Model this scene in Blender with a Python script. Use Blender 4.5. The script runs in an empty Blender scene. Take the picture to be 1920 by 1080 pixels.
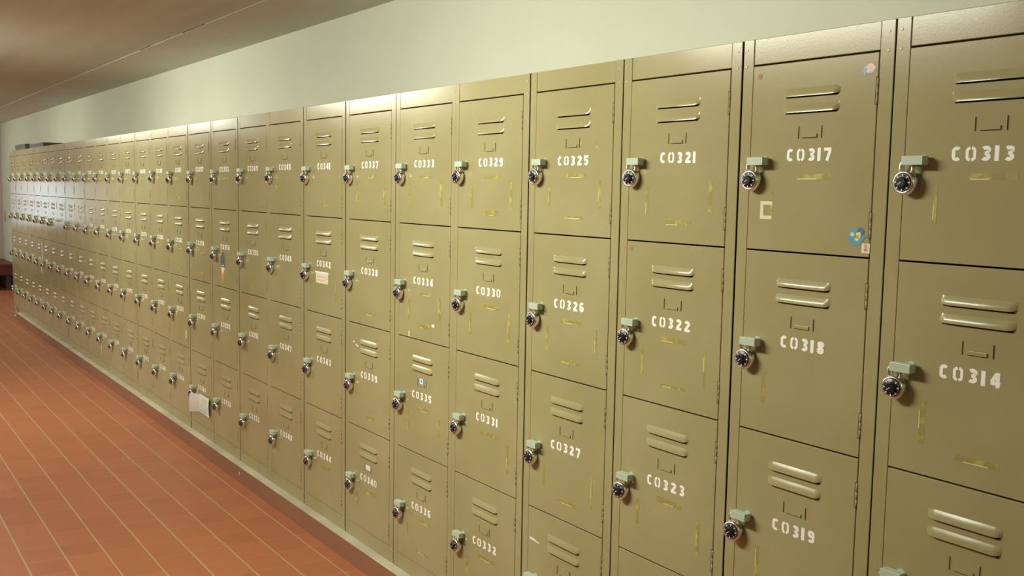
import bpy, bmesh, math, random
from mathutils import Vector, Matrix
random.seed(7)
SC = bpy.context.scene
COL = SC.collection

# ------------------------------------------------------------------ materials
def mat(name, color=(0.5, 0.5, 0.5), rough=0.5, metal=0.0, spec=0.5):
    m = bpy.data.materials.new(name); m.use_nodes = True
    b = m.node_tree.nodes['Principled BSDF']
    b.inputs['Base Color'].default_value = (*color, 1)
    b.inputs['Roughness'].default_value = rough
    b.inputs['Metallic'].default_value = metal
    b.inputs['Specular IOR Level'].default_value = spec
    return m

def N(m, t, **kw):
    n = m.node_tree.nodes.new(t)
    for k, v in kw.items():
        setattr(n, k, v)
    return n

def lk(m, a, b):
    m.node_tree.links.new(a, b)

def vary(m, c1, c2, scale=6.0, detail=4.0, bump=0.0, bscale=300.0, stretch=None, lo=0.35, hi=0.65, c3=None):
    """noise mottling between paint tones plus a fine bump"""
    b = m.node_tree.nodes['Principled BSDF']
    g = N(m, 'ShaderNodeNewGeometry')
    mp = N(m, 'ShaderNodeMapping')
    lk(m, g.outputs['Position'], mp.inputs['Vector'])
    if stretch: mp.inputs['Scale'].default_value = stretch
    n = N(m, 'ShaderNodeTexNoise'); n.inputs['Scale'].default_value = scale; n.inputs['Detail'].default_value = detail
    lk(m, mp.outputs[0], n.inputs['Vector'])
    r = N(m, 'ShaderNodeValToRGB')
    r.color_ramp.elements[0].position = lo; r.color_ramp.elements[0].color = (*c1, 1)
    r.color_ramp.elements[1].position = hi; r.color_ramp.elements[1].color = (*c2, 1)
    if c3:
        e = r.color_ramp.elements.new(0.5 * (lo + hi)); e.color = (*c3, 1)
    lk(m, n.outputs['Fac'], r.inputs['Fac']); lk(m, r.outputs['Color'], b.inputs['Base Color'])
    if bump:
        n2 = N(m, 'ShaderNodeTexNoise'); n2.inputs['Scale'].default_value = bscale; n2.inputs['Detail'].default_value = 2
        lk(m, g.outputs['Position'], n2.inputs['Vector'])
        bp = N(m, 'ShaderNodeBump'); bp.inputs['Strength'].default_value = bump; bp.inputs['Distance'].default_value = 0.001
        lk(m, n2.outputs['Fac'], bp.inputs['Height']); lk(m, bp.outputs['Normal'], b.inputs['Normal'])
    return r

PAINT = mat('olive_locker_paint', rough=0.19, spec=0.28)
vary(PAINT, (0.325, 0.292, 0.143), (0.365, 0.330, 0.172), scale=3.5, detail=6, bump=0.05, bscale=220, c3=(0.345, 0.310, 0.156))
DARK = mat('dark_gap_and_shade', (0.012, 0.010, 0.006), 0.9)
HASP = mat('pale_green_grey_hasp_enamel', (0.46, 0.56, 0.44), 0.42)
CHROME = mat('padlock_chrome', (0.86, 0.85, 0.82), 0.27, 1.0)
STEEL = mat('shackle_steel', (0.72, 0.69, 0.60), 0.42, 1.0)
BLACK = mat('dial_black', (0.012, 0.012, 0.014), 0.3)
TICK = mat('dial_white', (0.75, 0.75, 0.72), 0.5)
WHITE = mat('stencil_white_paint', (0.90, 0.92, 0.86), 0.6)
RIVET = mat('painted_rivet', (0.55, 0.52, 0.38), 0.25)
PAPER = mat('white_paper', (0.78, 0.78, 0.72), 0.8)
vary(PAPER, (0.74, 0.74, 0.68), (0.82, 0.82, 0.76), scale=20)
CREAM = mat('cream_paper_label', (0.72, 0.66, 0.48), 0.7)
PINKP = mat('pink_print', (0.62, 0.36, 0.30), 0.7)
REDP = mat('red_print', (0.50, 0.10, 0.09), 0.6)
GREYBOX = mat('dark_grey_card', (0.10, 0.105, 0.10), 0.7)
BENCHW = mat('dark_red_wood', (0.10, 0.012, 0.016), 0.45)
vary(BENCHW, (0.085, 0.010, 0.014), (0.13, 0.018, 0.02), scale=9, stretch=(6, 1, 6))
BENCHD = mat('dark_bench_legs', (0.05, 0.035, 0.045), 0.6)
SWITCH = mat('beige_switch_plate', (0.55, 0.42, 0.24), 0.5)
BLUE1 = mat('sticker_sky_blue', (0.10, 0.34, 0.48), 0.35)
BLUE2 = mat('sticker_deep_blue', (0.07, 0.16, 0.34), 0.35)
YEL = mat('sticker_yellow', (0.85, 0.75, 0.12), 0.35)
ORG = mat('sticker_orange', (0.75, 0.33, 0.12), 0.35)
PALE = mat('sticker_pale_green', (0.50, 0.75, 0.58), 0.35)
PINKS = mat('sticker_pink', (0.60, 0.30, 0.32), 0.35)
FOOTW = mat('pale_foot', (0.62, 0.62, 0.48), 0.5)
RUST = mat('rust_spot', (0.36, 0.19, 0.09), 0.7)

TAPE = mat('yellow_tape_residue', (0.46, 0.38, 0.05), 0.45)
def _tape():
    m = TAPE; nt = m.node_tree; b = nt.nodes['Principled BSDF']
    g = N(m, 'ShaderNodeNewGeometry')
    n = N(m, 'ShaderNodeTexNoise'); n.inputs['Scale'].default_value = 38; n.inputs['Detail'].default_value = 2
    lk(m, g.outputs['Position'], n.inputs['Vector'])
    r = N(m, 'ShaderNodeValToRGB')
    r.color_ramp.elements[0].position = 0.38; r.color_ramp.elements[0].color = (0.28, 0.28, 0.28, 1)
    r.color_ramp.elements[1].position = 0.60; r.color_ramp.elements[1].color = (0.75, 0.75, 0.75, 1)
    lk(m, n.outputs['Fac'], r.inputs['Fac']); lk(m, r.outputs['Color'], b.inputs['Alpha'])
    r2 = N(m, 'ShaderNodeValToRGB')
    r2.color_ramp.elements[0].position = 0.45; r2.color_ramp.elements[0].color = (0.45, 0.38, 0.07, 1)
    r2.color_ramp.elements[1].position = 0.68; r2.color_ramp.elements[1].color = (0.56, 0.49, 0.13, 1)
    lk(m, n.outputs['Fac'], r2.inputs['Fac']); lk(m, r2.outputs['Color'], b.inputs['Base Color'])
_tape()
TAPEL = mat('tape_edge_highlight', (0.68, 0.63, 0.30), 0.4)

WALL = mat('cream_plaster_wall', rough=0.75, spec=0.25)
vary(WALL, (0.585, 0.615, 0.50), (0.625, 0.655, 0.54), scale=1.5, detail=5, bump=0.25, bscale=60)
ENDW = mat('mauve_end_wall', (0.50, 0.42, 0.40), 0.8)
CEIL = mat('beige_ceiling_board', rough=0.7, spec=0.3)
vary(CEIL, (0.60, 0.59, 0.54), (0.66, 0.65, 0.60), scale=2.2, detail=6, stretch=(0.35, 3.5, 1), bump=0.1, bscale=40)
CEILB = mat('beige_ceiling_border', rough=0.7, spec=0.3)
vary(CEILB, (0.68, 0.65, 0.59), (0.73, 0.70, 0.64), scale=2.2, detail=5, bump=0.1, bscale=40)
LEDGE = mat('pale_mortar_ledge', rough=0.8)
vary(LEDGE, (0.40, 0.365, 0.25), (0.54, 0.50, 0.37), scale=5, detail=6, bump=0.4, bscale=80)

def tile_mat(name, sx, sy, ox, oy, shear, grout_w, c1, c2, grout, use_z=False, rough=0.42, gap_strength_x=0.45, go=None):
    """rectangular tile grid laid out in world metres; long joints along x are paler than cross joints"""
    m = mat(name, rough=rough, spec=0.45)
    b = m.node_tree.nodes['Principled BSDF']
    g = N(m, 'ShaderNodeNewGeometry')
    s = N(m, 'ShaderNodeSeparateXYZ'); lk(m, g.outputs['Position'], s.inputs[0])
    def math_(op, a, bb=None, c=None):
        n = N(m, 'ShaderNodeMath', operation=op)
        for i, v in enumerate((a, bb, c)):
            if v is None: continue
            if isinstance(v, (int, float)): n.inputs[i].default_value = v
            else: lk(m, v, n.inputs[i])
        return n.outputs[0]
    X = s.outputs['X']; Y = s.outputs['Z'] if use_z else s.outputs['Y']
    Xs = math_('SUBTRACT', X, math_('MULTIPLY', math_('ADD', Y, 0.035), -shear)) if shear else X
    u = math_('DIVIDE', math_('SUBTRACT', Xs, ox), sx)
    v = math_('DIVIDE', math_('SUBTRACT', Y, oy), sy)
    def edge(t, size, w):
        f = math_('FRACT', t)
        d = math_('MULTIPLY', math_('MINIMUM', f, math_('SUBTRACT', 1.0, f)), size)
        n = N(m, 'ShaderNodeMapRange'); n.interpolation_type = 'SMOOTHSTEP'
        n.inputs['From Min'].default_value = w * 0.35; n.inputs['From Max'].default_value = w * 0.75
        n.inputs['To Min'].default_value = 1; n.inputs['To Max'].default_value = 0
        lk(m, d, n.inputs['Value']); return n.outputs[0]
    eu = math_('MULTIPLY', edge(u, sx, grout_w), gap_strength_x); ev = edge(v, sy, grout_w)
    e = math_('MAXIMUM', eu, ev)
    # per-tile tone
    cx = N(m, 'ShaderNodeCombineXYZ'); lk(m, math_('FLOOR', u), cx.inputs[0]); lk(m, math_('FLOOR', v), cx.inputs[1])
    wn = N(m, 'ShaderNodeTexWhiteNoise'); lk(m, cx.outputs[0], wn.inputs['Vector'])
    no = N(m, 'ShaderNodeTexNoise'); no.inputs['Scale'].default_value = 7; no.inputs['Detail'].default_value = 6
    lk(m, g.outputs['Position'], no.inputs['Vector'])
    f = math_('ADD', math_('MULTIPLY', wn.outputs['Value'], 0.55), math_('MULTIPLY', no.outputs['Fac'], 0.45))
    mx = N(m, 'ShaderNodeMix', data_type='RGBA')
    mx.inputs[6].default_value = (*c1, 1); mx.inputs[7].default_value = (*c2, 1); lk(m, f, mx.inputs[0])
    m2 = N(m, 'ShaderNodeMix', data_type='RGBA')
    lk(m, mx.outputs[2], m2.inputs[6]); m2.inputs[7].default_value = (*grout, 1); lk(m, e, m2.inputs[0])
    lk(m, m2.outputs[2], b.inputs['Base Color'])
    bp = N(m, 'ShaderNodeBump'); bp.inputs['Strength'].default_value = 0.25; bp.inputs['Distance'].default_value = 0.0015
    h = math_('SUBTRACT', math_('MULTIPLY', no.outputs['Fac'], 0.3), math_('MULTIPLY', e, 0.8))
    lk(m, h, bp.inputs['Height']); lk(m, bp.outputs['Normal'], b.inputs['Normal'])
    rr = math_('ADD', rough - 0.05, math_('MULTIPLY', no.outputs['Fac'], 0.14)); lk(m, rr, b.inputs['Roughness'])
    return m

FLOOR = tile_mat('terracotta_floor_tile', 0.1556, 0.1395, -2.544, -0.094, 0.085 * -1, 0.0056,
                 (0.34, 0.108, 0.040), (0.42, 0.142, 0.055), (0.42, 0.29, 0.155), gap_strength_x=0.30)
PLINTH = tile_mat('terracotta_plinth_tile', 0.305, 0.20, -2.50, -0.05, 0, 0.004,
                  (0.25, 0.115, 0.062), (0.31, 0.145, 0.078), (0.28, 0.17, 0.10), use_z=True)

def emis(name, color, strength):
    m = bpy.data.materials.new(name); m.use_nodes = True
    nt = m.node_tree; nt.nodes.clear()
    e = nt.nodes.new('ShaderNodeEmission'); o = nt.nodes.new('ShaderNodeOutputMaterial')
    e.inputs[0].default_value = (*color, 1); e.inputs[1].default_value = strength
    nt.links.new(e.outputs[0], o.inputs[0]); return m
DAYW = emis('daylight_white', (0.90, 1.0, 1.0), 3.2)
DAYB = emis('daylight_blue', (0.45, 0.55, 0.95), 1.1)

# ------------------------------------------------------------------ mesh helpers
class MB:
    def __init__(self):
        self.bm = bmesh.new(); self.mats = []
    def mi(self, m):
        if m not in self.mats: self.mats.append(m)
        return self.mats.index(m)
    def box(self, x0, x1, y0, y1, z0, z1, m, bev=0.0):
        mi = self.mi(m)
        vs = [self.bm.verts.new(p) for p in ((x0,y0,z0),(x1,y0,z0),(x1,y1,z0),(x0,y1,z0),(x0,y0,z1),(x1,y0,z1),(x1,y1,z1),(x0,y1,z1))]
        fs = [self.bm.faces.new([vs[i] for i in q]) for q in ((0,3,2,1),(4,5,6,7),(0,1,5,4),(1,2,6,5),(2,3,7,6),(3,0,4,7))]
        for f in fs: f.material_index = mi
        if bev:
            ed = list({e for f in fs for e in f.edges})
            r = bmesh.ops.bevel(self.bm, geom=ed, offset=bev, segments=2, affect='EDGES', profile=0.5)
            for f in r['faces']: f.material_index = mi
    def quad(self, pts, m):
        vs = [self.bm.verts.new(p) for p in pts]
        f = self.bm.faces.new(vs); f.material_index = self.mi(m); return f
    def disc_y(self, cx, cz, r, y0, y1, m, n=32, bev=0.0, r1=None, smooth=False):
        """cylinder along y; front (y0, towards the viewer side) radius r1 or r"""
        mi = self.mi(m); r1 = r if r1 is None else r1
        prof = [(r, y1)]
        if bev: prof += [(r, y0 + bev), (r1 - bev * 0.3, y0 + bev * 0.3), (r1 - bev, y0)]
        else: prof += [(r1, y0)]
        rings = []
        for (rr, yy) in prof:
            rings.append([self.bm.verts.new((cx + rr * math.cos(2*math.pi*k/n), yy, cz + rr * math.sin(2*math.pi*k/n))) for k in range(n)])
        for a, b in zip(rings[:-1], rings[1:]):
            for k in range(n):
                f = self.bm.faces.new((a[k], a[(k+1) % n], b[(k+1) % n], b[k])); f.material_index = mi; f.smooth = smooth
        f = self.bm.faces.new(list(reversed(rings[0]))); f.material_index = mi
        f = self.bm.faces.new(rings[-1]); f.material_index = mi
    def lathe_y(self, cx, cz, prof, m, n=40):
        mi = self.mi(m); rings = []
        for (rr, yy) in prof:
            rings.append([self.bm.verts.new((cx + rr * math.cos(2*math.pi*k/n), yy, cz + rr * math.sin(2*math.pi*k/n))) for k in range(n)])
        for a, b in zip(rings[:-1], rings[1:]):
            for k in range(n):
                f = self.bm.faces.new((a[k], a[(k+1) % n], b[(k+1) % n], b[k])); f.material_index = mi; f.smooth = True
        f = self.bm.faces.new(list(reversed(rings[0]))); f.material_index = mi
        f = self.bm.faces.new(rings[-1]); f.material_index = mi
    def tube(self, pts, r, m, n=10):
        mi = self.mi(m); rings = []
        P = [Vector(p) for p in pts]
        for i, p in enumerate(P):
            t = (P[min(i+1, len(P)-1)] - P[max(i-1, 0)]).normalized()
            a = t.cross(Vector((0, 1, 0)))
            if a.length < 1e-3: a = t.cross(Vector((1, 0, 0)))
            a.normalize(); b = t.cross(a)
            rings.append([self.bm.verts.new(p + a * r * math.cos(2*math.pi*k/n) + b * r * math.sin(2*math.pi*k/n)) for k in range(n)])
        for a, b in zip(rings[:-1], rings[1:]):
            for k in range(n):
                f = self.bm.faces.new((a[k], a[(k+1) % n], b[(k+1) % n], b[k])); f.material_index = mi; f.smooth = True
        for rg in (rings[0], rings[-1]):
            f = self.bm.faces.new(rg); f.material_index = mi
    def mesh(self, name):
        bmesh.ops.recalc_face_normals(self.bm, faces=self.bm.faces[:])
        me = bpy.data.meshes.new(name); self.bm.to_mesh(me); self.bm.free()
        for m in self.mats: me.materials.append(m)
        return me
    def build(self, name, parent=None, loc=(0, 0, 0), label=None):
        o = bpy.data.objects.new(name, self.mesh(name)); COL.objects.link(o)
        o.location = loc
        if parent: o.parent = parent
        if label: o['label'] = label
        return o

def empty(name, loc):
    o = bpy.data.objects.new(name, None); COL.objects.link(o); o.location = loc; o.empty_display_size = 0.05
    return o
def tag(o, label, cat, group=None):
    o['label'] = label; o['category'] = cat
    if group: o['group'] = group
    return o
def struct(o):
    o['kind'] = 'structure'; return o

# ------------------------------------------------------------------ layout (metres; x to the right along the wall, y into the wall, z up)
B = [0.0, -0.381, -0.754, -1.144, -1.541, -1.941, -2.338, -2.742, -3.148, -3.55, -3.941, -4.342, -4.737, -5.118, -5.488,
     -5.864, -6.245, -6.617, -6.989, -7.36, -7.733, -8.107, -8.479, -8.846, -9.21, -9.571, -9.933, -10.299, -10.669, -11.042]
ZT, ZD0, ZD1, ZD2, ZD3, ZD4, ZB = 1.7577, 1.7026, 1.3132, 0.9222, 0.5281, 0.1380, 0.0833
ROWS = [(ZD0, ZD1), (ZD1, ZD2), (ZD2, ZD3), (ZD3, ZD4)]
UNITS = [[0], [1], [2], [3], [4, 5], [6], [7], [8, 9], [10], [11], [12, 13, 14], [15, 16, 17, 18], [19, 20], [21, 22, 23, 24], [25, 26, 27], [28]]
GAP = {1: .003, 2: .005, 3: .004, 4: .0055, 6: .004, 7: .008, 8: .008, 10: .008, 11: .006, 12: .009, 15: .007, 19: .009, 21: .010, 25: .004, 28: .012}
DEPTH = 0.40

def number(c, r): return 'C%04d' % (313 + 4 * c + r)

# ------------------------------------------------------------------ stencil digits
def arc(cx, cy, rx, ry, a0, a1, n=9):
    return [(cx + rx * math.cos(math.radians(a0 + (a1 - a0) * i / n)), cy + ry * math.sin(math.radians(a0 + (a1 - a0) * i / n))) for i in range(n + 1)]
# unit box: width 0.66, height 1, stroke centre lines
W_, H_ = 0.66, 1.0
T_ = 0.27
l, rr_, b_, t_ = T_/2, W_ - T_/2, T_/2, H_ - T_/2
cx_ = W_/2
G = {
 'C': [arc(cx_, 0.68, cx_-l, t_-0.68, 35, 180, 8) + arc(cx_, 0.32, cx_-l, 0.32-b_, 180, 325, 8)],
 '0': [[(cx_-0.045, t_+.03)] + arc(cx_, 0.70, cx_-0.085, t_+.03-0.70, 108, 180, 6) + arc(cx_, 0.30, cx_-0.085, 0.30-b_+.03, 180, 252, 6) + [(cx_-0.045, b_-.03)],
       [(cx_+0.045, t_+.03)] + arc(cx_, 0.70, cx_-0.085, t_+.03-0.70, 72, 0, 6) + arc(cx_, 0.30, cx_-0.085, 0.30-b_+.03, 0, -72, 6) + [(cx_+0.045, b_-.03)]],
 '1': [[(0.1, 0), (0.1, 1)]],
 '2': [arc(cx_, 0.70, cx_-l, t_-0.70, 165, -30, 9) + [(l+0.02, b_+0.06)], [(l-0.08, b_), (W_, b_)]],
 '3': [arc(cx_, 0.735, cx_-l, t_-0.735, 150, -75, 9), arc(cx_, 0.285, cx_-l, 0.285-b_, 75, -150, 9), [(0.26, 0.51), (0.45, 0.51)]],
 '4': [[(rr_-0.04, 0), (rr_-0.04, 1)], [(rr_-0.10, 0.92), (l-0.02, 0.36)], [(l-0.08, 0.28), (W_, 0.28)]],
 '5': [[(W_-0.03, t_), (l, t_), (l, 0.56)], [(l, 0.56)] + arc(cx_, 0.33, cx_-l, 0.33-b_, 95, -150, 10)],
 '6': [arc(cx_, 0.68, cx_-l, t_-0.68, 30, 180, 8) + [(l, 0.34)], arc(cx_, 0.31, cx_-l, 0.31-b_, 0, 180, 8), arc(cx_, 0.31, cx_-l, 0.31-b_, 180, 360, 8)],
 '7': [[(0, t_), (W_-0.04, t_)], [(rr_, t_-0.06), (cx_-0.06, 0)]],
 '8': [arc(cx_, 0.735, cx_-l-0.01, t_-0.735, 0, 180, 8), arc(cx_, 0.735, cx_-l-0.01, t_-0.735, 180, 360, 8), arc(cx_, 0.285, cx_-l, 0.285-b_, 0, 180, 8), arc(cx_, 0.285, cx_-l, 0.285-b_, 180, 360, 8)],
 '9': [arc(cx_, 0.69, cx_-l, t_-0.69, 0, 180, 8), arc(cx_, 0.69, cx_-l, t_-0.69, 180, 360, 8), [(rr_, 0.68)] + arc(cx_, 0.32, cx_-l, 0.32-b_, 0, -150, 8)],
}
def ribbon(mb, pts, t, sx, sz, ox, oz, y, m):
    """flat stroke of width t (unit box) along pts, painted on the door plane"""
    P = []
    for p in pts:
        if not P or (abs(P[-1][0]-p[0]) + abs(P[-1][1]-p[1])) > 1e-4: P.append(p)
    off = []
    for i, p in enumerate(P):
        a = P[max(i-1, 0)]; c = P[min(i+1, len(P)-1)]
        dx, dy = c[0]-a[0], c[1]-a[1]; L = math.hypot(dx, dy) or 1
        nx, ny = -dy/L*t/2, dx/L*t/2
        if 0 < i < len(P)-1:
            d1x, d1y = p[0]-a[0], p[1]-a[1]; l1 = math.hypot(d1x, d1y) or 1
            co = (d1x*dx + d1y*dy)/(l1*L)
            k = 1/max(co, 0.6); nx *= k; ny *= k
        off.append(((p[0]+nx, p[1]+ny), (p[0]-nx, p[1]-ny)))
    mi = mb.mi(m)
    vs = [[mb.bm.verts.new((ox + q[0]*sx, y, oz + q[1]*sz)) for q in pr] for pr in off]
    for a, b in zip(vs[:-1], vs[1:]):
        f = mb.bm.faces.new((a[0], b[0], b[1], a[1])); f.material_index = mi

def number_mesh(text, W, h=0.0265):
    """white stencilled number centred on x=0, top at z=0"""
    mb = MB()
    k = W / 0.385
    gw, gap, w1 = 0.0192 * k, 0.0080 * k, 0.0066 * k
    ws = [w1 if c == '1' else gw for c in text]
    tot = sum(ws) + gap * (len(text) - 1)
    x = -tot / 2
    for c, w in zip(text, ws):
        sx = gw / W_
        jz = random.uniform(-.0006, .0006)
        for q, pl in enumerate(G[c]):
            ribbon(mb, pl, T_ * (1.05 if c == '1' else .74 if c == '0' else .86 if c == 'C' else .92), sx, h, x - (0.0006 if c == '1' else 0), -h + jz, -0.0003 - 0.00012*q, WHITE)
        x += w + gap
    return mb

# ------------------------------------------------------------------ door and its fittings
def louver(mb, x0, x1, z1, z0, d=0.0065):
    """pressed hood: flush at the top, standing proud and open at the bottom"""
    mi = mb.mi(PAINT)
    xs = [0, .025, .055, .10, .5, .90, .945, .975, 1]
    ys = [0, .35, .80, 1, 1, 1, .80, .35, 0]
    zs = [0, .22, .5, .8, 1.0]; zy = [0, .30, .68, .95, 1.0]
    g = []
    for a, ya in zip(xs, ys):
        row = []
        for b, yb in zip(zs, zy):
            row.append(mb.bm.verts.new((x0 + (x1-x0)*a, -0.0002 - d*ya*yb, z1 + (z0-z1)*b*(0.82+0.18*ya))))
        g.append(row)
    for i in range(len(xs)-1):
        for j in range(len(zs)-1):
            f = mb.bm.faces.new((g[i][j], g[i+1][j], g[i+1][j+1], g[i][j+1])); f.material_index = mi; f.smooth = True
    # open mouth and, just under it, a dark strip painted for slot and shadow
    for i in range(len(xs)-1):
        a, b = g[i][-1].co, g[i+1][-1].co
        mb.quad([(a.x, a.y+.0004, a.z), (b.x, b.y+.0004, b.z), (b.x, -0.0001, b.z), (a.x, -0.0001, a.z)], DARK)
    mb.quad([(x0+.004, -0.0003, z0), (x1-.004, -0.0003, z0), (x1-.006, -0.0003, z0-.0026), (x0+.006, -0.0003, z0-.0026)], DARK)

def door_mesh(w, h, W, sl):
    """w,h: leaf size; origin at the top-left corner of the opening, W: column width, sl: stile width"""
    mb = MB()
    mb.box(0.0010, w - 0.0022, 0.0, 0.018, -h + 0.0012, -0.0022, PAINT, bev=0.0011)
    x0, x1 = 0.315*W - sl, 0.685*W - sl
    louver(mb, x0, x1, -0.0555, -0.0725)
    louver(mb, x0, x1, -0.0880, -0.1050)
    return mb

def hasp_mesh():
    mb = MB()   # origin at the box centre on the door face; box 43 x 16 mm, open at the left and below
    mb.box(-.0215, .0215, -.0250, -.0222, -.0085, .0085, HASP, bev=.0011)     # front plate
    mb.box(-.0208, .0210, -.0240, -.0060, .0060, .0084, HASP, bev=.0008)    # top plate
    mb.box(.0188, .0213, -.0240, -.0080, -.0080, .0070, HASP, bev=.0010)     # right cheek
    mb.box(-.0205, .0195, -.0075, -.0045, -.0075, .0070, HASP, bev=.0008)    # back plate
    mb.disc_y(.008, 0, .0065, -.0050, 0.0, HASP, n=16)
    mb.disc_y(.008, 0, .0110, -.0012, 0.0, HASP, n=20, bev=.0004)
    return mb.mesh('hasp')
HASP_ME = hasp_mesh()

def hinge_mesh():
    mb = MB()
    mb.disc_y(0, 0, .0001, -.0002, .0, PAINT, n=4)
    mb.bm.clear(); mb.mats = []
    n = 8; h = .048
    mb.tube([(0, -.0004, 0), (0, -.0004, -h*.34)], .0019, PAINT, n)
    mb.tube([(0, -.0004, -h*.36), (0, -.0004, -h*.66)], .0019, PAINT, n)
    mb.tube([(0, -.0004, -h*.68), (0, -.0004, -h)], .0019, PAINT, n)
    mb.quad([(-.0050, -.0003, .001), (-.0042, -.0003, .001), (-.0042, -.0003, -h-.001), (-.0050, -.0003, -h-.001)], DARK)
    mb.quad([(-.0050, -.0003, .0018), (.002, -.0003, .0018), (.002, -.0003, .0008), (-.0050, -.0003, .0008)], DARK)
    mb.quad([(-.0050, -.0003, -h-.0006), (.002, -.0003, -h-.0006), (.002, -.0003, -h-.0016), (-.0050, -.0003, -h-.0016)], DARK)
    return mb.mesh('hinge')
HINGE_ME = hinge_mesh()

def holder_mesh():
    mb = MB()  # two upright tabs and a small lip; origin at the top centre
    for s in (-1, 1):
        mb.box(s*.0285-.0010, s*.0285+.0010, -.0020, -.0001, -.0245, 0, PAINT, bev=.0004)
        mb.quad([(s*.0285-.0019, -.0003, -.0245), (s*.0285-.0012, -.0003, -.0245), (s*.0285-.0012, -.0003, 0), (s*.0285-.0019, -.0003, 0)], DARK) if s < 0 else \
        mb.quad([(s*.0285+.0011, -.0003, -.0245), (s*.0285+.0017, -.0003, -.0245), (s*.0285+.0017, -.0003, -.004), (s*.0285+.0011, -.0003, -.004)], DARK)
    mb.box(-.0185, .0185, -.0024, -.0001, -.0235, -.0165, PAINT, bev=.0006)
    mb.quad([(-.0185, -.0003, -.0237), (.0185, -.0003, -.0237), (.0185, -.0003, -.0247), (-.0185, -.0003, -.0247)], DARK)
    return mb.mesh('label_holder')
HOLDER_ME = holder_mesh()

def inst(name, me, parent, loc):
    o = bpy.data.objects.new(name, me); COL.objects.link(o); o.location = loc; o.parent = parent
    return o

# ------------------------------------------------------------------ tape residue, stickers
TAPES = {  # (column, row): letters u=under the number, l=left, r=right, b=bottom
 (0,0):'ul',(0,1):'lbr',(1,0):'ul',(1,1):'l',(1,2):'l',(2,0):'lrb',(2,1):'ulrb',(2,2):'ulr',(3,0):'ulrb',(3,1):'ulrb',(3,2):'lrb',
 (4,0):'ulrb',(4,1):'ulr',(4,2):'ur',(4,3):'ul',(5,0):'ulr',(5,1):'ulrb',(5,2):'ulr',(5,3):'ulb',(6,0):'ulr',(6,1):'b',(6,2):'b',(6,3):'ul',
 (7,0):'b',(7,1):'r',(7,3):'u',(8,0):'l',(9,0):'b',(10,0):'u',(9,1):'b',(11,1):'ub',(12,0):'lb',(12,1):'ub',(13,1):'ul'}
def tape_mesh(kind, W, sl, row):
    mb = MB(); J = lambda a=.003: random.uniform(-a, a)
    def strip(x0, x1, z0, z1):
        n = 5; v = (z1-z0) > (x1-x0)
        ps = []
        for i in range(n+1):
            t = i/n
            if v: ps.append(((x0+J(.0004), z0+(z1-z0)*t), (x1+J(.0004), z0+(z1-z0)*t)))
            else: ps.append(((x0+(x1-x0)*t, z0+J(.0004)), (x0+(x1-x0)*t, z1+J(.0004))))
        for a, b in zip(ps[:-1], ps[1:]):
            mb.quad([(a[0][0], -.0004, a[0][1]), (b[0][0], -.0004, b[0][1]), (b[1][0], -.0004, b[1][1]), (a[1][0], -.0004, a[1][1])], TAPE)
        # pale sliver along the edge, a highlight painted in
        if random.random() < .75:
            if v:
                za = z0 + (z1-z0)*random.uniform(0, .5); zb = za + (z1-z0)*random.uniform(.25, .5)
                mb.quad([(x0, -.0006, za), (x0+.0022, -.0006, za), (x0+.0018, -.0006, zb), (x0, -.0006, zb)], TAPEL)
            else:
                xa = x0 + (x1-x0)*random.uniform(0, .4); xb = xa + (x1-x0)*random.uniform(.3, .6)
                mb.quad([(xa, -.0006, z0), (xb, -.0006, z0), (xb, -.0006, z0+.0022), (xa, -.0006, z0+.0018)], TAPEL)
    if kind == 'u': strip(.42*W-sl+J(), .65*W-sl+J(), -.238+J(), -.227+J())
    if kind == 'l': strip(.243*W-sl+J(), .272*W-sl+J(), -.322+J(.012), -.254+J(.006))
    if kind == 'r': strip(.780*W-sl+J(), .806*W-sl+J(), -.318+J(.012), -.244+J(.006))
    if kind == 'b': strip(.42*W-sl+J(), .64*W-sl+J(), -.347+J(), -.336+J())
    return mb

# ------------------------------------------------------------------ locker cabinets
DOORS = {}
def ordinal(n):
    return ['', 'first', 'second', 'third', 'fourth', 'fifth', 'sixth', 'seventh', 'eighth', 'ninth', 'tenth', 'eleventh', 'twelfth',
            'thirteenth', 'fourteenth', 'fifteenth', 'sixteenth', 'seventeenth'][n]

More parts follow.
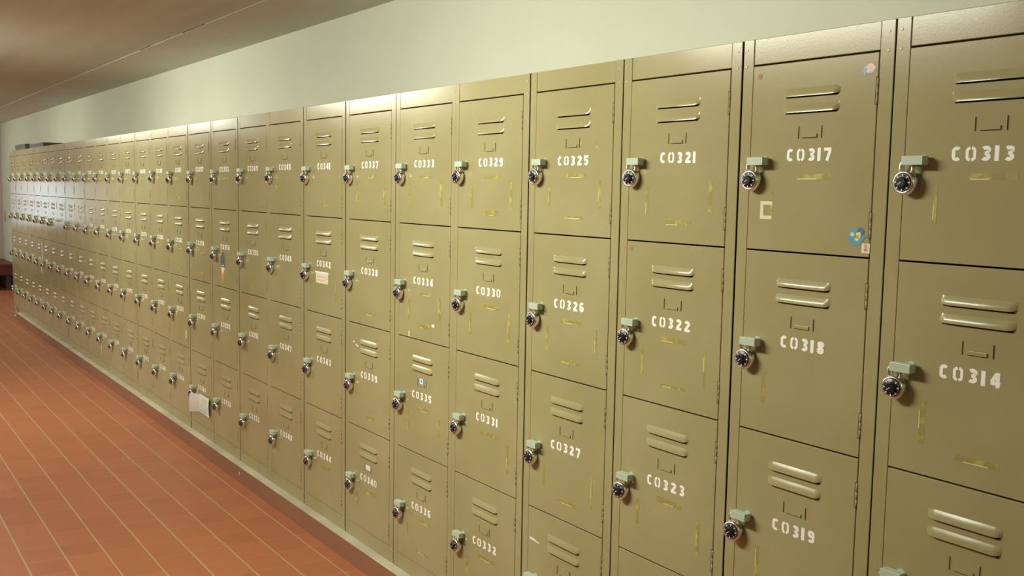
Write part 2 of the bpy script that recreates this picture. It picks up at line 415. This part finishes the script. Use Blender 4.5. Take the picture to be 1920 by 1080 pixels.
for u in UNITS:
    c0, c1 = u[0], u[-1]                      # c0 is the rightmost column of the cabinet
    xl = B[c1 + 1] + GAP.get(c1 + 1, .003) / 2
    xr = B[c0] - GAP.get(c0, .003) / 2
    root = empty('locker_cabinet', ((xl + xr) / 2, DEPTH / 2, ZB))
    ox, oy, oz = root.location
    n = len(u)
    if n == 1:
        if c0 <= 11: lab = 'olive steel locker cabinet, one column of four doors, %s to %s' % (number(c0, 0), number(c0, 3))
        elif c0 == 28: lab = 'olive locker cabinet at the far left end standing on pale feet'
    else:
        nm = {2: 'two', 3: 'three', 4: 'four'}[n]
        if c0 <= 9: lab = 'olive steel %s-column locker cabinet, doors %s to %s' % (nm, number(c0, 0), number(c1, 3))
        elif c0 == 12: lab = 'olive three-column locker cabinet next left of the single column C0357'
        elif c0 == 15: lab = 'olive four-column locker cabinet left of the three-column cabinet beside C0357'
        elif c0 == 19: lab = 'olive two-column locker cabinet among the far cabinets, dark gaps on both sides'
        elif c0 == 21: lab = 'olive four-column far cabinet reflecting white window light in its doors'
        elif c0 == 25: lab = 'olive three-column far cabinet reflecting bluish light, just before the end cabinet'
    tag(root, lab, 'locker', 'locker cabinets along the wall')
    # carcass and face frame, one mesh
    fm = MB(); th = .0012
    zb = ZB if c0 != 28 else ZB + .035
    X = lambda v: v - ox
    fm.box(X(xl), X(xl)+.002, .002-oy, DEPTH-oy, zb-oz, ZT-.001-oz, PAINT)
    fm.box(X(xr)-.002, X(xr), .002-oy, DEPTH-oy, zb-oz, ZT-.001-oz, PAINT)
    fm.box(X(xl), X(xr), DEPTH-.003-oy, DEPTH-oy, zb-oz, ZT-.001-oz, PAINT)
    fm.box(X(xl), X(xr), .004-oy, DEPTH-oy, ZT-.003-oz, ZT-oz, PAINT)
    fm.box(X(xl), X(xr), .004-oy, DEPTH-oy, zb-oz, zb+.003-oz, PAINT)
    opens = []
    for k, c in enumerate(u):
        L = B[c+1] if k < n-1 else xl
        Rr = B[c] if k > 0 else xr
        wl = .021 if k < n-1 else .031 - GAP.get(c+1, .003)/2
        wr = .021 if k > 0 else .032 - GAP.get(c, .003)/2
        x0, x1 = L + wl, Rr - wr
        opens.append((c, x0, x1, B[c] - B[c+1], x0 - B[c+1]))
        # stiles
        fm.box(X(L), X(x0), -oy, .022-oy, zb-oz, ZT-oz, PAINT, bev=.0012)
        if k == 0: fm.box(X(x1), X(Rr), -oy, .022-oy, zb-oz, ZT-oz, PAINT, bev=.0012)
        else:      fm.box(X(x1), X(Rr)+.0004, -oy, .022-oy, zb-oz, ZT-oz, PAINT, bev=.0002)
        # header and bottom rail
        fm.box(X(x0)+.0012, X(x1)-.0002, .0005-oy, .020-oy, ZD0+.0012-oz, ZT-.0004-oz, PAINT, bev=.0012)
        fm.box(X(x0)+.0004, X(x1)-.0002, .0005-oy, .020-oy, zb-oz, ZD4-.0008-oz, PAINT, bev=.0010)
        # shelves behind the gaps between the doors
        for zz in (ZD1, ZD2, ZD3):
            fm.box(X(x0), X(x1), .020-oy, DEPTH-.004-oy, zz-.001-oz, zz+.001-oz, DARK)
        fm.box(X(L)+.002, X(Rr)-.002, .024-oy, .026-oy, zb+.004-oz, ZT-.004-oz, DARK)  # dark sheet standing in for the shade inside the column
        # rivets
        for xx in ((x0 - .019 if wl > .025 else x0 - .010), (x1 + .018 if wr > .025 else x1 + .010)):
            for zz in (ZD0+.034, ZD0-.001, ZD4-.006, ZD4-.036):
                if zz - zb > .01: fm.disc_y(X(xx), zz-oz, .0026, -.0012-oy, -oy+.0001, RIVET, n=10, bev=.0008)
    fm.build('cabinet_frame', root)
    if c0 == 28:
        for xx in (xl+.03, xr-.03):
            for yy in (.02, DEPTH-.04):
                f = MB(); f.disc_y(0, 0, .001, 0, .001, FOOTW, n=4); f.bm.clear(); f.mats = []
                f.box(-.016, .016, -.012, .012, 0, .034, FOOTW, bev=.003)
                f.tube([(0, 0, -ZB+.0), (0, 0, -ZB+.012)], .022, FOOTW, 16)
                f.tube([(0, 0, -ZB+.010), (0, 0, .004)], .008, FOOTW, 10)
                f.build('foot', root, (X(xx), yy-oy, 0), 'pale foot')
    for (c, x0, x1, W, sl) in opens:
        for r, (zt, zb2) in enumerate(ROWS):
            w, h = x1 - x0, zt - zb2
            d = door_mesh(w, h, W, sl).build('locker_door', root, (X(x0), -oy, zt - oz))
            DOORS[(c, r)] = (d, x0, zt, W, sl, w, h)
            jx = random.uniform(-.003, .003) + (-.010 if c == 0 else 0)
            jz = random.uniform(-.002, .002)
            zn = -.176 - (.005 if c in (0,) else 0)
            nb = number_mesh(number(c, r), W).build('locker_number', d, (.505*W - sl + jx, 0, zn + jz), 'white stencilled number')
            inst('label_holder', HOLDER_ME, d, (.507*W - sl + random.uniform(-.003, .003), 0, -.1325))
            for hz in (-.050, -.303):
                inst('hinge', HINGE_ME, d, (w - .0012, 0, hz))
            for kd in TAPES.get((c, r), ''):
                tape_mesh(kd, W, sl, r).build('tape_residue', d, (0, 0, 0), 'yellowish tape residue')

# lock positions inside each column: offsets of the body centre from the column's left edge and below the door top (metres)
LK = {(0,0):(46,246),(0,1):(44,235),(1,0):(50,242),(1,1):(49,236),(1,2):(40,231),(2,0):(53,237),(2,1):(50,240),(2,2):(48,239),(3,0):(51,233),
 (3,1):(52,242),(3,2):(55,244),(4,0):(40,233),(4,1):(46,242),(4,2):(46,245),(4,3):(55,232),(5,0):(51,235),(5,1):(49,242),(5,2):(50,243),(5,3):(56,238),
 (6,0):(47,236),(6,1):(44,243),(6,2):(55,244),(6,3):(62,235),(7,0):(40,236),(7,1):(39,243),(7,2):(58,245),(7,3):(66,240),(8,0):(38,235),
 (8,1):(51,243),(8,2):(64,245),(8,3):(68,239),(9,0):(54,237),(9,1):(52,243),(9,2):(66,241),(9,3):(70,239),(10,0):(62,240),(10,1):(64,239),
 (10,2):(62,243),(10,3):(70,235),(11,0):(62,243),(11,1):(60,236),(11,2):(66,240),(12,0):(54,243),(12,3):(66,232)}

# padlock prototype: origin at the top of the shackle arch
def lock_meshes():
    R, T = .0225, .0100
    cz = -.0440                                   # body centre below the arch top
    b = MB()
    b.lathe_y(0, cz, [(.0150, T), (.0200, T*.92), (R-.0006, T*.62), (R, T*.3), (R, -T*.45), (R-.0012, -T*.80), (R-.0032, -T*.98), (R-.0050, -T*1.02), (R-.0054, -T*.93), (.0150, -T*.90)], CHROME)
    body = b.mesh('lock_body')
    s = MB(); rs = .0122; zc = -.0035 - rs
    pts = [(-rs, 0, cz+.012), (-rs, 0, zc-.004), (-rs, 0, zc)] + [(rs*math.cos(a), 0, zc + rs*math.sin(a)) for a in [math.pi*(1-i/12) for i in range(1, 12)]] + [(rs, 0, zc), (rs, 0, zc-.004), (rs, 0, cz+.012)]
    s.tube(pts, .0035, STEEL, 10)
    shackle = s.mesh('shackle')
    d = MB()
    d.lathe_y(0, cz, [(.0172, -T*.88), (.0172, -T*1.10), (.0166, -T*1.16), (.0105, -T*1.20), (.0098, -T*1.24), (.0092, -T*1.62), (.0082, -T*1.70)], BLACK)
    dial = d.mesh('dial')
    k = MB()
    for i in range(40):
        a = 2*math.pi*i/40; big = i % 5 == 0
        r0, r1, wd = (.0118, .0160, .0011) if big else (.0148, .0162, .0003)
        ca, sa = math.cos(a), math.sin(a); y = -T*1.20 - .0001
        q = [(r0*ca - wd*sa, r0*sa + wd*ca), (r1*ca - wd*sa, r1*sa + wd*ca), (r1*ca + wd*sa, r1*sa - wd*ca), (r0*ca + wd*sa, r0*sa - wd*ca)]
        k.quad([(p[0], y, cz + p[1]) for p in q], TICK)
    a = math.radians(215); ca, sa = math.cos(a), math.sin(a); y = -T*1.70 - .0001
    q = [(-.001*ca - .0006*sa, -.001*sa + .0006*ca), (.0075*ca - .0006*sa, .0075*sa + .0006*ca), (.0075*ca + .0006*sa, .0075*sa - .0006*ca), (-.001*ca + .0006*sa, -.001*sa - .0006*ca)]
    k.quad([(p[0], y, cz + p[1]) for p in q], TICK)
    marks = k.mesh('dial_marks')
    return body, shackle, dial, marks
BODY, SHACKLE, DIAL, MARKS = lock_meshes()
proto = empty('padlock', (0, 0, 0))
inst('lock_body', BODY, proto, (0, 0, 0)); inst('shackle', SHACKLE, proto, (0, 0, 0))
_d = inst('dial', DIAL, proto, (0, 0, 0)); _d['label'] = 'black combination dial'
inst('dial_marks', MARKS, _d, (0, 0, 0))
first = True
def copy_lock():
    global first
    if first:
        first = False; return proto
    c = proto.copy(); COL.objects.link(c)
    for ch in list(proto.children):
        k = ch.copy(); COL.objects.link(k); k.parent = c
        for g in ch.children:
            q = g.copy(); COL.objects.link(q); q.parent = k
    return c

ROWN = ['top', 'second', 'third', 'bottom']
def where_col(c):
    k = 29 - c                          # counted from the far left end
    return 'far left end column' if k == 1 else '%s column from the left end' % ordinal(k)
for (c, r), (d, x0, zt, W, sl, w, h) in sorted(DOORS.items()):
    dx, dz = LK.get((c, r), (52 + random.uniform(-4, 4), 239 + random.uniform(-3, 3)))
    dx /= 1000; dz /= 1000
    hx = .066 + (dx - .050) * .8        # hasp box centre from the column's left edge
    hz = -(dz - .0395)
    inst('hasp', HASP_ME, d, (hx - sl, 0, hz))['label'] = 'pale green grey hasp'
    if (c, r) == (21, 1): continue       # this door has no lock
    o = copy_lock()
    xL = x0 - sl
    o.location = (xL + dx, -.0128, zt - dz + .0440)
    o.rotation_euler = (random.uniform(-.03, .01), random.uniform(-.05, .05), random.uniform(.02, .22))
    if c <= 11:
        lab = 'chrome combination padlock with black dial hanging on locker door %s' % number(c, r)
    else:
        lab = 'small distant chrome padlock, %s row, %s' % (ROWN[r], where_col(c))
    tag(o, lab, 'padlock', 'combination padlocks on the locker doors')

# stickers and papers stuck to doors --------------------------------------------------
def blob(mb, cx, cz, rx, rz, m, y=-.0005, n=14, j=.15):
    vs = [(cx + rx*(1+random.uniform(-j, j))*math.cos(2*math.pi*k/n), y, cz + rz*(1+random.uniform(-j, j))*math.sin(2*math.pi*k/n)) for k in range(n)]
    mb.quad(vs, m)
def rect(mb, x0, x1, z0, z1, m, y=-.0005):
    mb.quad([(x0, y, z0), (x1, y, z0), (x1, y, z1), (x0, y, z1)], m)
def on(c, r): return DOORS[(c, r)][0], DOORS[(c, r)][4]

d, sl = on(1, 0)
s = MB(); blob(s, .306-sl+.004, -.350, .0175, .0180, BLUE1); blob(s, .306-sl+.012, -.341, .008, .010, BLUE2, y=-.0006); blob(s, .297-sl+.003, -.346, .005, .004, PALE, y=-.0007)
blob(s, .311-sl+.003, -.347, .0055, .0065, YEL, y=-.0007); blob(s, .309-sl+.003, -.349, .0035, .003, ORG, y=-.0008); blob(s, .308-sl+.003, -.355, .005, .0035, YEL, y=-.0007)
s.build('sticker', d, label='round shiny blue and yellow sticker')
s = MB(); rect(s, .322-sl, .3405-sl, -.381, -.362, CREAM); blob(s, .3315-sl, -.3675, .0045, .0042, PINKP, y=-.0006); rect(s, .3275-sl, .3355-sl, -.3755, -.3735, REDP, y=-.0006); rect(s, .3307-sl, .3322-sl, -.379, -.370, PINKP, y=-.0006)
s.build('sticker', d, label='small square cream sticker with a red flower')
s = MB(); blob(s, .3205-sl, -.0315, .0135, .0085, BLUE1); blob(s, .311-sl, -.0355, .006, .006, BLUE2, y=-.0006); blob(s, .323-sl, -.029, .0080, .0075, ORG, y=-.0007); blob(s, .317-sl, -.036, .004, .003, PINKS, y=-.0008); blob(s, .322-sl, -.029, .003, .003, CREAM, y=-.0008)
s.build('sticker', d, label='blue and orange planet-like sticker')
s = MB()
rect(s, .0655-sl, .0745-sl, -.3235, -.2860, CREAM); rect(s, .0745-sl, .0975-sl, -.2935, -.2860, CREAM); rect(s, .0745-sl, .0975-sl, -.3235, -.3160, CREAM)
s.build('sticker', d, label='cream letter C made of tape')
s = MB(); blob(s, .0445-sl+.006, -.0245, .0060, .0060, RUST, j=.08); s.build('rust_spot', d, label='brown spot')
d, sl = on(2, 1)
s = MB(); blob(s, .041-sl+.006, -.020, .0060, .0060, RUST, j=.1); s.build('rust_spot', d, label='brown spot')
d, sl = on(3, 0)
s = MB(); blob(s, .235-sl, -.147, .005, .009, TAPE, j=.1); blob(s, .300-sl, -.152, .006, .010, TAPE, j=.1); s.build('tape_residue', d)
d, sl = on(7, 1)
s = MB(); rect(s, .128-sl, .247-sl, -.268, -.226, CREAM); rect(s, .118-sl, .250-sl, -.228, -.221, WHITE, y=-.0004)
rect(s, .138-sl, .236-sl, -.243, -.240, PINKP, y=-.0007); rect(s, .142-sl, .215-sl, -.256, -.2535, PINKP, y=-.0007); rect(s, .22-sl, .24-sl, -.250, -.247, PINKP, y=-.0007)
s.build('paper_label', d, label='cream paper label with pink print')
d, sl = on(10, 1)
s = MB()
s.quad([(x-sl, -.0005, z) for x, z in ((.134, -.290), (.202, -.290), (.204, -.240), (.180, -.214), (.158, -.214), (.134, -.240))], GREYBOX)
blob(s, .166-sl, -.252, .012, .016, BLUE2, y=-.0006); rect(s, .146-sl, .186-sl, -.284, -.279, PALE, y=-.0007)
s.quad([(x-sl, -.0005, z) for x, z in ((.136, -.291), (.158, -.360), (.176, -.360), (.200, -.291))], ORG)
s.quad([(x-sl, -.0006, z) for x, z in ((.140, -.2905), (.160, -.330), (.196, -.2905))], CREAM)
s.build('sticker', d, label='rocket-shaped sticker with an orange tail')
d, sl = on(5, 2)
s = MB(); rect(s, .178-sl, .216-sl, -.152, -.128, BLUE1); rect(s, .184-sl, .206-sl, -.148, -.130, WHITE, y=-.0006); rect(s, .190-sl, .200-sl, -.144, -.134, BLUE1, y=-.0007)
s.build('sticker', d, label='small blue and white sticker')
d, sl = on(6, 3)
s = MB(); rect(s, .182-sl, .218-sl, -.150, -.131, PAPER); s.build('sticker', d, label='small white sticker')
d, sl = on(5, 1)
s = MB(); rect(s, .262-sl, .279-sl, -.337, -.327, PAPER); s.build('sticker', d, label='tiny white sticker')
s = MB(); rect(s, .103-sl, .110-sl, -.388, -.368, PAPER); s.build('tape_residue', d, label='white tape scrap')
d, sl = on(3, 3)
s = MB(); s.quad([(x-sl, -.0006, z) for x, z in ((.040, -.0895), (.060, -.0900), (.088, -.0965), (.087, -.0990), (.062, -.0965), (.043, -.0970))], PAPER); s.build('tape_residue', d, label='white tape scrap')
d, sl = on(6, 2)
s = MB()
for a in ((.070, -.070), (.094, -.079), (.104, -.083)): rect(s, a[0]-sl, a[0]+.011-sl, a[1]-.006, a[1], PAPER)
s.build('tape_residue', d, label='white tape scraps')
d, sl = on(12, 2)
s = MB(); rect(s, .300-sl, .312-sl, -.345, -.300, PAPER); s.build('tape_residue', d, label='white tape strip')
d, sl = on(17, 3)
s = MB(); s.quad([(x-sl, -.0012, z) for x, z in ((.060, -.270), (.085, -.270), (.092, -.345), (.080, -.345))], CREAM); s.build('tape_residue', d, label='pale tape strip')

# folded sheet of paper tucked behind the lock of C0360 --------------------------------
d, x0, zt, W, sl, w, h = DOORS[(11, 3)]
pm = MB()
P0 = [(.146, -.050, -.2166), (.190, -.008, -.2161), (.344, -.009, -.2171)]
P1 = [(.1415, -.052, -.3172), (.186, -.010, -.3135), (.341, -.008, -.3209)]
n = 12
def interp(P, t):
    if t < .5: a, b, s_ = P[0], P[1], t*2
    else: a, b, s_ = P[1], P[2], t*2-1
    return Vector(a).lerp(Vector(b), s_)
vv = [[pm.bm.verts.new(interp(P0, i/n).lerp(interp(P1, i/n), j/4) + Vector((0, -.003*math.sin(math.pi*j/4), 0))) for j in range(5)] for i in range(n+1)]
mi = pm.mi(PAPER)
for i in range(n):
    for j in range(4):
        f = pm.bm.faces.new((vv[i][j], vv[i+1][j], vv[i+1][j+1], vv[i][j+1])); f.material_index = mi
GREYT = mat('grey_print', (0.42, 0.42, 0.40), 0.8)
for j in range(7):
    zz = -.232 - j*.011
    pm.quad([(.200, -.0125-.0004*j, zz), (.325, -.0130, zz), (.325, -.0130, zz-.0020), (.200, -.0125-.0004*j, zz-.0020)], GREYT)
po = pm.build('paper_sheet', None, (x0 - sl, -.001, zt))
m_ = po.modifiers.new('thick', 'SOLIDIFY'); m_.thickness = .0004
tag(po, 'folded white printed sheet of paper hanging from the bottom row padlock of C0360', 'paper')

# crumpled white strip stuck to a third row door near the far left
d, x0, zt, W, sl, w, h = DOORS[(24, 2)]
sm = MB()
pts = [(-9.251, .880), (-9.235, .80), (-9.232, .735), (-9.245, .70), (-9.290, .65), (-9.300, .600)]
wd = [.030, .024, .036, .034, .028, .022]
vv = [[sm.bm.verts.new((p[0]+s_*q/2-x0, -.0012, p[1]-zt)) for s_ in (-1, 1)] for k, (p, q) in enumerate(zip(pts, wd))]
mi = sm.mi(PAPER)
for a, b in zip(vv[:-1], vv[1:]):
    f = sm.bm.faces.new((a[0], a[1], b[1], b[0])); f.material_index = mi
sm.build('paper_strip', d, label='crumpled white paper strip')

# flat dark boxes on top of the far cabinets
for (xa, xb, hh, lab) in ((-10.90, -10.28, .058, 'flat dark grey box lying on the far cabinets, the left one'),
                          (-10.02, -9.30, .042, 'long thin dark grey box on the far cabinets, the right one')):
    m = MB(); m.box(-(xb-xa)/2, (xb-xa)/2, -.12, .12, 0, hh, GREYBOX, bev=.003)
    m.box(-(xb-xa)/2-.002, (xb-xa)/2+.002, -.122, .122, hh*.62, hh+.002, GREYBOX, bev=.003)
    o = m.build('flat_box', None, ((xa+xb)/2, .16, ZT + .0004))
    tag(o, lab, 'box')

# bench against the end wall
bx, by = -14.46, -.35
root = empty('bench', (bx, by, 0)); tag(root, 'low dark red wooden bench by the wall beyond the lockers, far left edge', 'bench')
m = MB(); m.box(-.50, .56, -.78, .79, .315, .350, BENCHW, bev=.006); m.build('bench_seat', root)
m = MB(); m.box(.52, .545, -.76, .77, .20, .3155, BENCHW, bev=.003); m.build('bench_apron', root)
m = MB(); m.box(-.46, -.44, -.76, .77, .20, .3155, BENCHW, bev=.003); m.build('bench_apron', root)
for sx in (-.42, .48):
    for sy in (-.70, .0, .70):
        m = MB(); m.box(sx-.03, sx+.03, sy-.03, sy+.03, 0, .3155, BENCHD, bev=.004); m.build('bench_leg', root)

m = MB(); m.box(-.05, .05, -.008, 0, -.075, .075, SWITCH, bev=.003); m.box(-.012, .012, -.014, -.007, -.022, .022, SWITCH, bev=.002)
o = m.build('light_switch', None, (-14.82, .449, .955)); tag(o, 'beige switch plate on the far wall left of the end lockers', 'switch')

# ------------------------------------------------------------------ the setting
XR, XL, YB, YF, ZC = 4.0, -15.0, .45, -4.0, 2.25
m = MB(); m.box(XL-.2, XR+.2, YF-.2, YB+.2, -.10, 0, FLOOR); struct(m.build('floor'))
m = MB(); m.box(XL-.2, XR+.2, YB, YB+.15, 0, ZC+.2, WALL); struct(m.build('wall_back'))
m = MB(); m.box(XL-.2, XR+.2, YF-.15, YF, 0, ZC+.2, WALL); struct(m.build('wall_front'))
m = MB(); m.box(XR, XR+.15, YF, YB, 0, ZC+.2, WALL); struct(m.build('wall_right'))
# end wall with a glazed opening (seen only mirrored in the paint of the far lockers)
wy0, wym, wy1, wz0, wz1 = -1.36, -.90, -.62, .84, 1.48
m = MB()
m.box(XL-.15, XL, YF, wy0, 0, ZC+.2, ENDW); m.box(XL-.15, XL, wy1, YB, 0, ZC+.2, ENDW)
m.box(XL-.15, XL, wy0, wy1, 0, wz0, ENDW); m.box(XL-.15, XL, wy0, wy1, wz1, ZC+.2, ENDW)
struct(m.build('wall_left'))
m = MB()
m.box(XL-.12, XL-.115, wy0, wym-.02, wz0, wz1, DAYW); m.box(XL-.12, XL-.115, wym+.02, wy1, wz0, wz1, DAYB)
m.box(XL-.10, XL-.02, wym-.02, wym+.02, wz0, wz1, ENDW)
struct(m.build('window_1'))
# ceiling: main boards and a border strip along the locker wall, dropped a little
m = MB(); m.box(XL-.2, XR+.2, YF-.2, 0.0, ZC+.0015, ZC+.15, CEIL, bev=0)
for xa, xb in ((-4.80, -4.41), (-5.69, -5.42)): m.quad([(xa, -.006, ZC+.0010), (xb, -.006, ZC+.0010), (xb, .001, ZC+.0010), (xa, .001, ZC+.0010)], DARK)
struct(m.build('ceiling'))
m = MB(); m.box(XL-.2, XR+.2, 0.0015, YB, ZC, ZC+.15, CEILB); struct(m.build('trim_1'))
# plinth and its pale ledge
m = MB(); m.box(-10.66, 3.9, -.035, .44, 0, ZB-.006, PLINTH)
for px_, pz_, r_ in ((-3.86, .045, .007), (-3.93, .062, .004), (-5.9, .050, .006), (-8.3, .055, .006)):
    m.quad([(px_ + r_*q*math.cos(a), -.0354, pz_ + r_*math.sin(a)*1.4) for a, q in ((0, 1), (1.2, .7), (2.4, 1.1), (3.6, .8), (5, 1))], PAPER)
struct(m.build('baseboard_back'))
m = MB(); m.box(-10.665, 3.9, -.037, .44, ZB-.006, ZB-.0004, LEDGE, bev=.0015); struct(m.build('trim_2'))

# ------------------------------------------------------------------ lights
def area(name, loc, sx, sy, power, color, rot=(0, 0, 0)):
    L = bpy.data.lights.new(name, 'AREA'); L.shape = 'RECTANGLE'; L.size = sx; L.size_y = sy; L.energy = power; L.color = color
    o = bpy.data.objects.new(name, L); COL.objects.link(o); o.location = loc; o.rotation_euler = rot
    return o
LC = (1.0, 0.99, 0.84)
for lx, pw in ((2.8, 16), (-1.9, 74), (-5.9, 70), (-10.2, 44), (-13.6, 30)):  # rightmost and leftmost are added fills for the right wall and far end
    area('ceiling_lamp_and_fill', (lx, -1.62, ZC-.04), 1.5, .30, pw, LC, rot=(math.radians(42), 0, 0))  # all tilted towards the locker wall to brighten it
w = bpy.data.worlds.new('World'); SC.world = w; w.use_nodes = True
w.node_tree.nodes['Background'].inputs[0].default_value = (.8, .85, 1, 1); w.node_tree.nodes['Background'].inputs[1].default_value = .05

# ------------------------------------------------------------------ camera
cam = bpy.data.cameras.new('camera'); co = bpy.data.objects.new('camera', cam); COL.objects.link(co)
yaw, pitch, roll = math.radians(55.38832396), math.radians(-5.5230867), math.radians(-1.02182117)
Rm = Matrix.Rotation(yaw, 3, 'Z') @ Matrix.Rotation(pitch, 3, 'X') @ Matrix.Rotation(roll, 3, 'Y')
right, fwd, up = Rm.col[0], Rm.col[1], Rm.col[2]
M = Matrix((( right.x, up.x, -fwd.x, .76515), (right.y, up.y, -fwd.y, -1.64149), (right.z, up.z, -fwd.z, 1.42749), (0, 0, 0, 1)))
co.matrix_world = M
cam.sensor_width = 36; cam.sensor_fit = 'HORIZONTAL'; cam.lens = 1869.51 / 1920 * 36
cam.clip_start = .05; cam.clip_end = 100
SC.camera = co
SC.view_settings.view_transform = 'Standard'; SC.view_settings.look = 'None'; SC.view_settings.gamma = 1
SC.view_settings.use_curve_mapping = False
SC.view_settings.exposure = 0.17
SC.cycles.max_bounces = 10; SC.cycles.diffuse_bounces = 4; SC.cycles.use_denoising = True
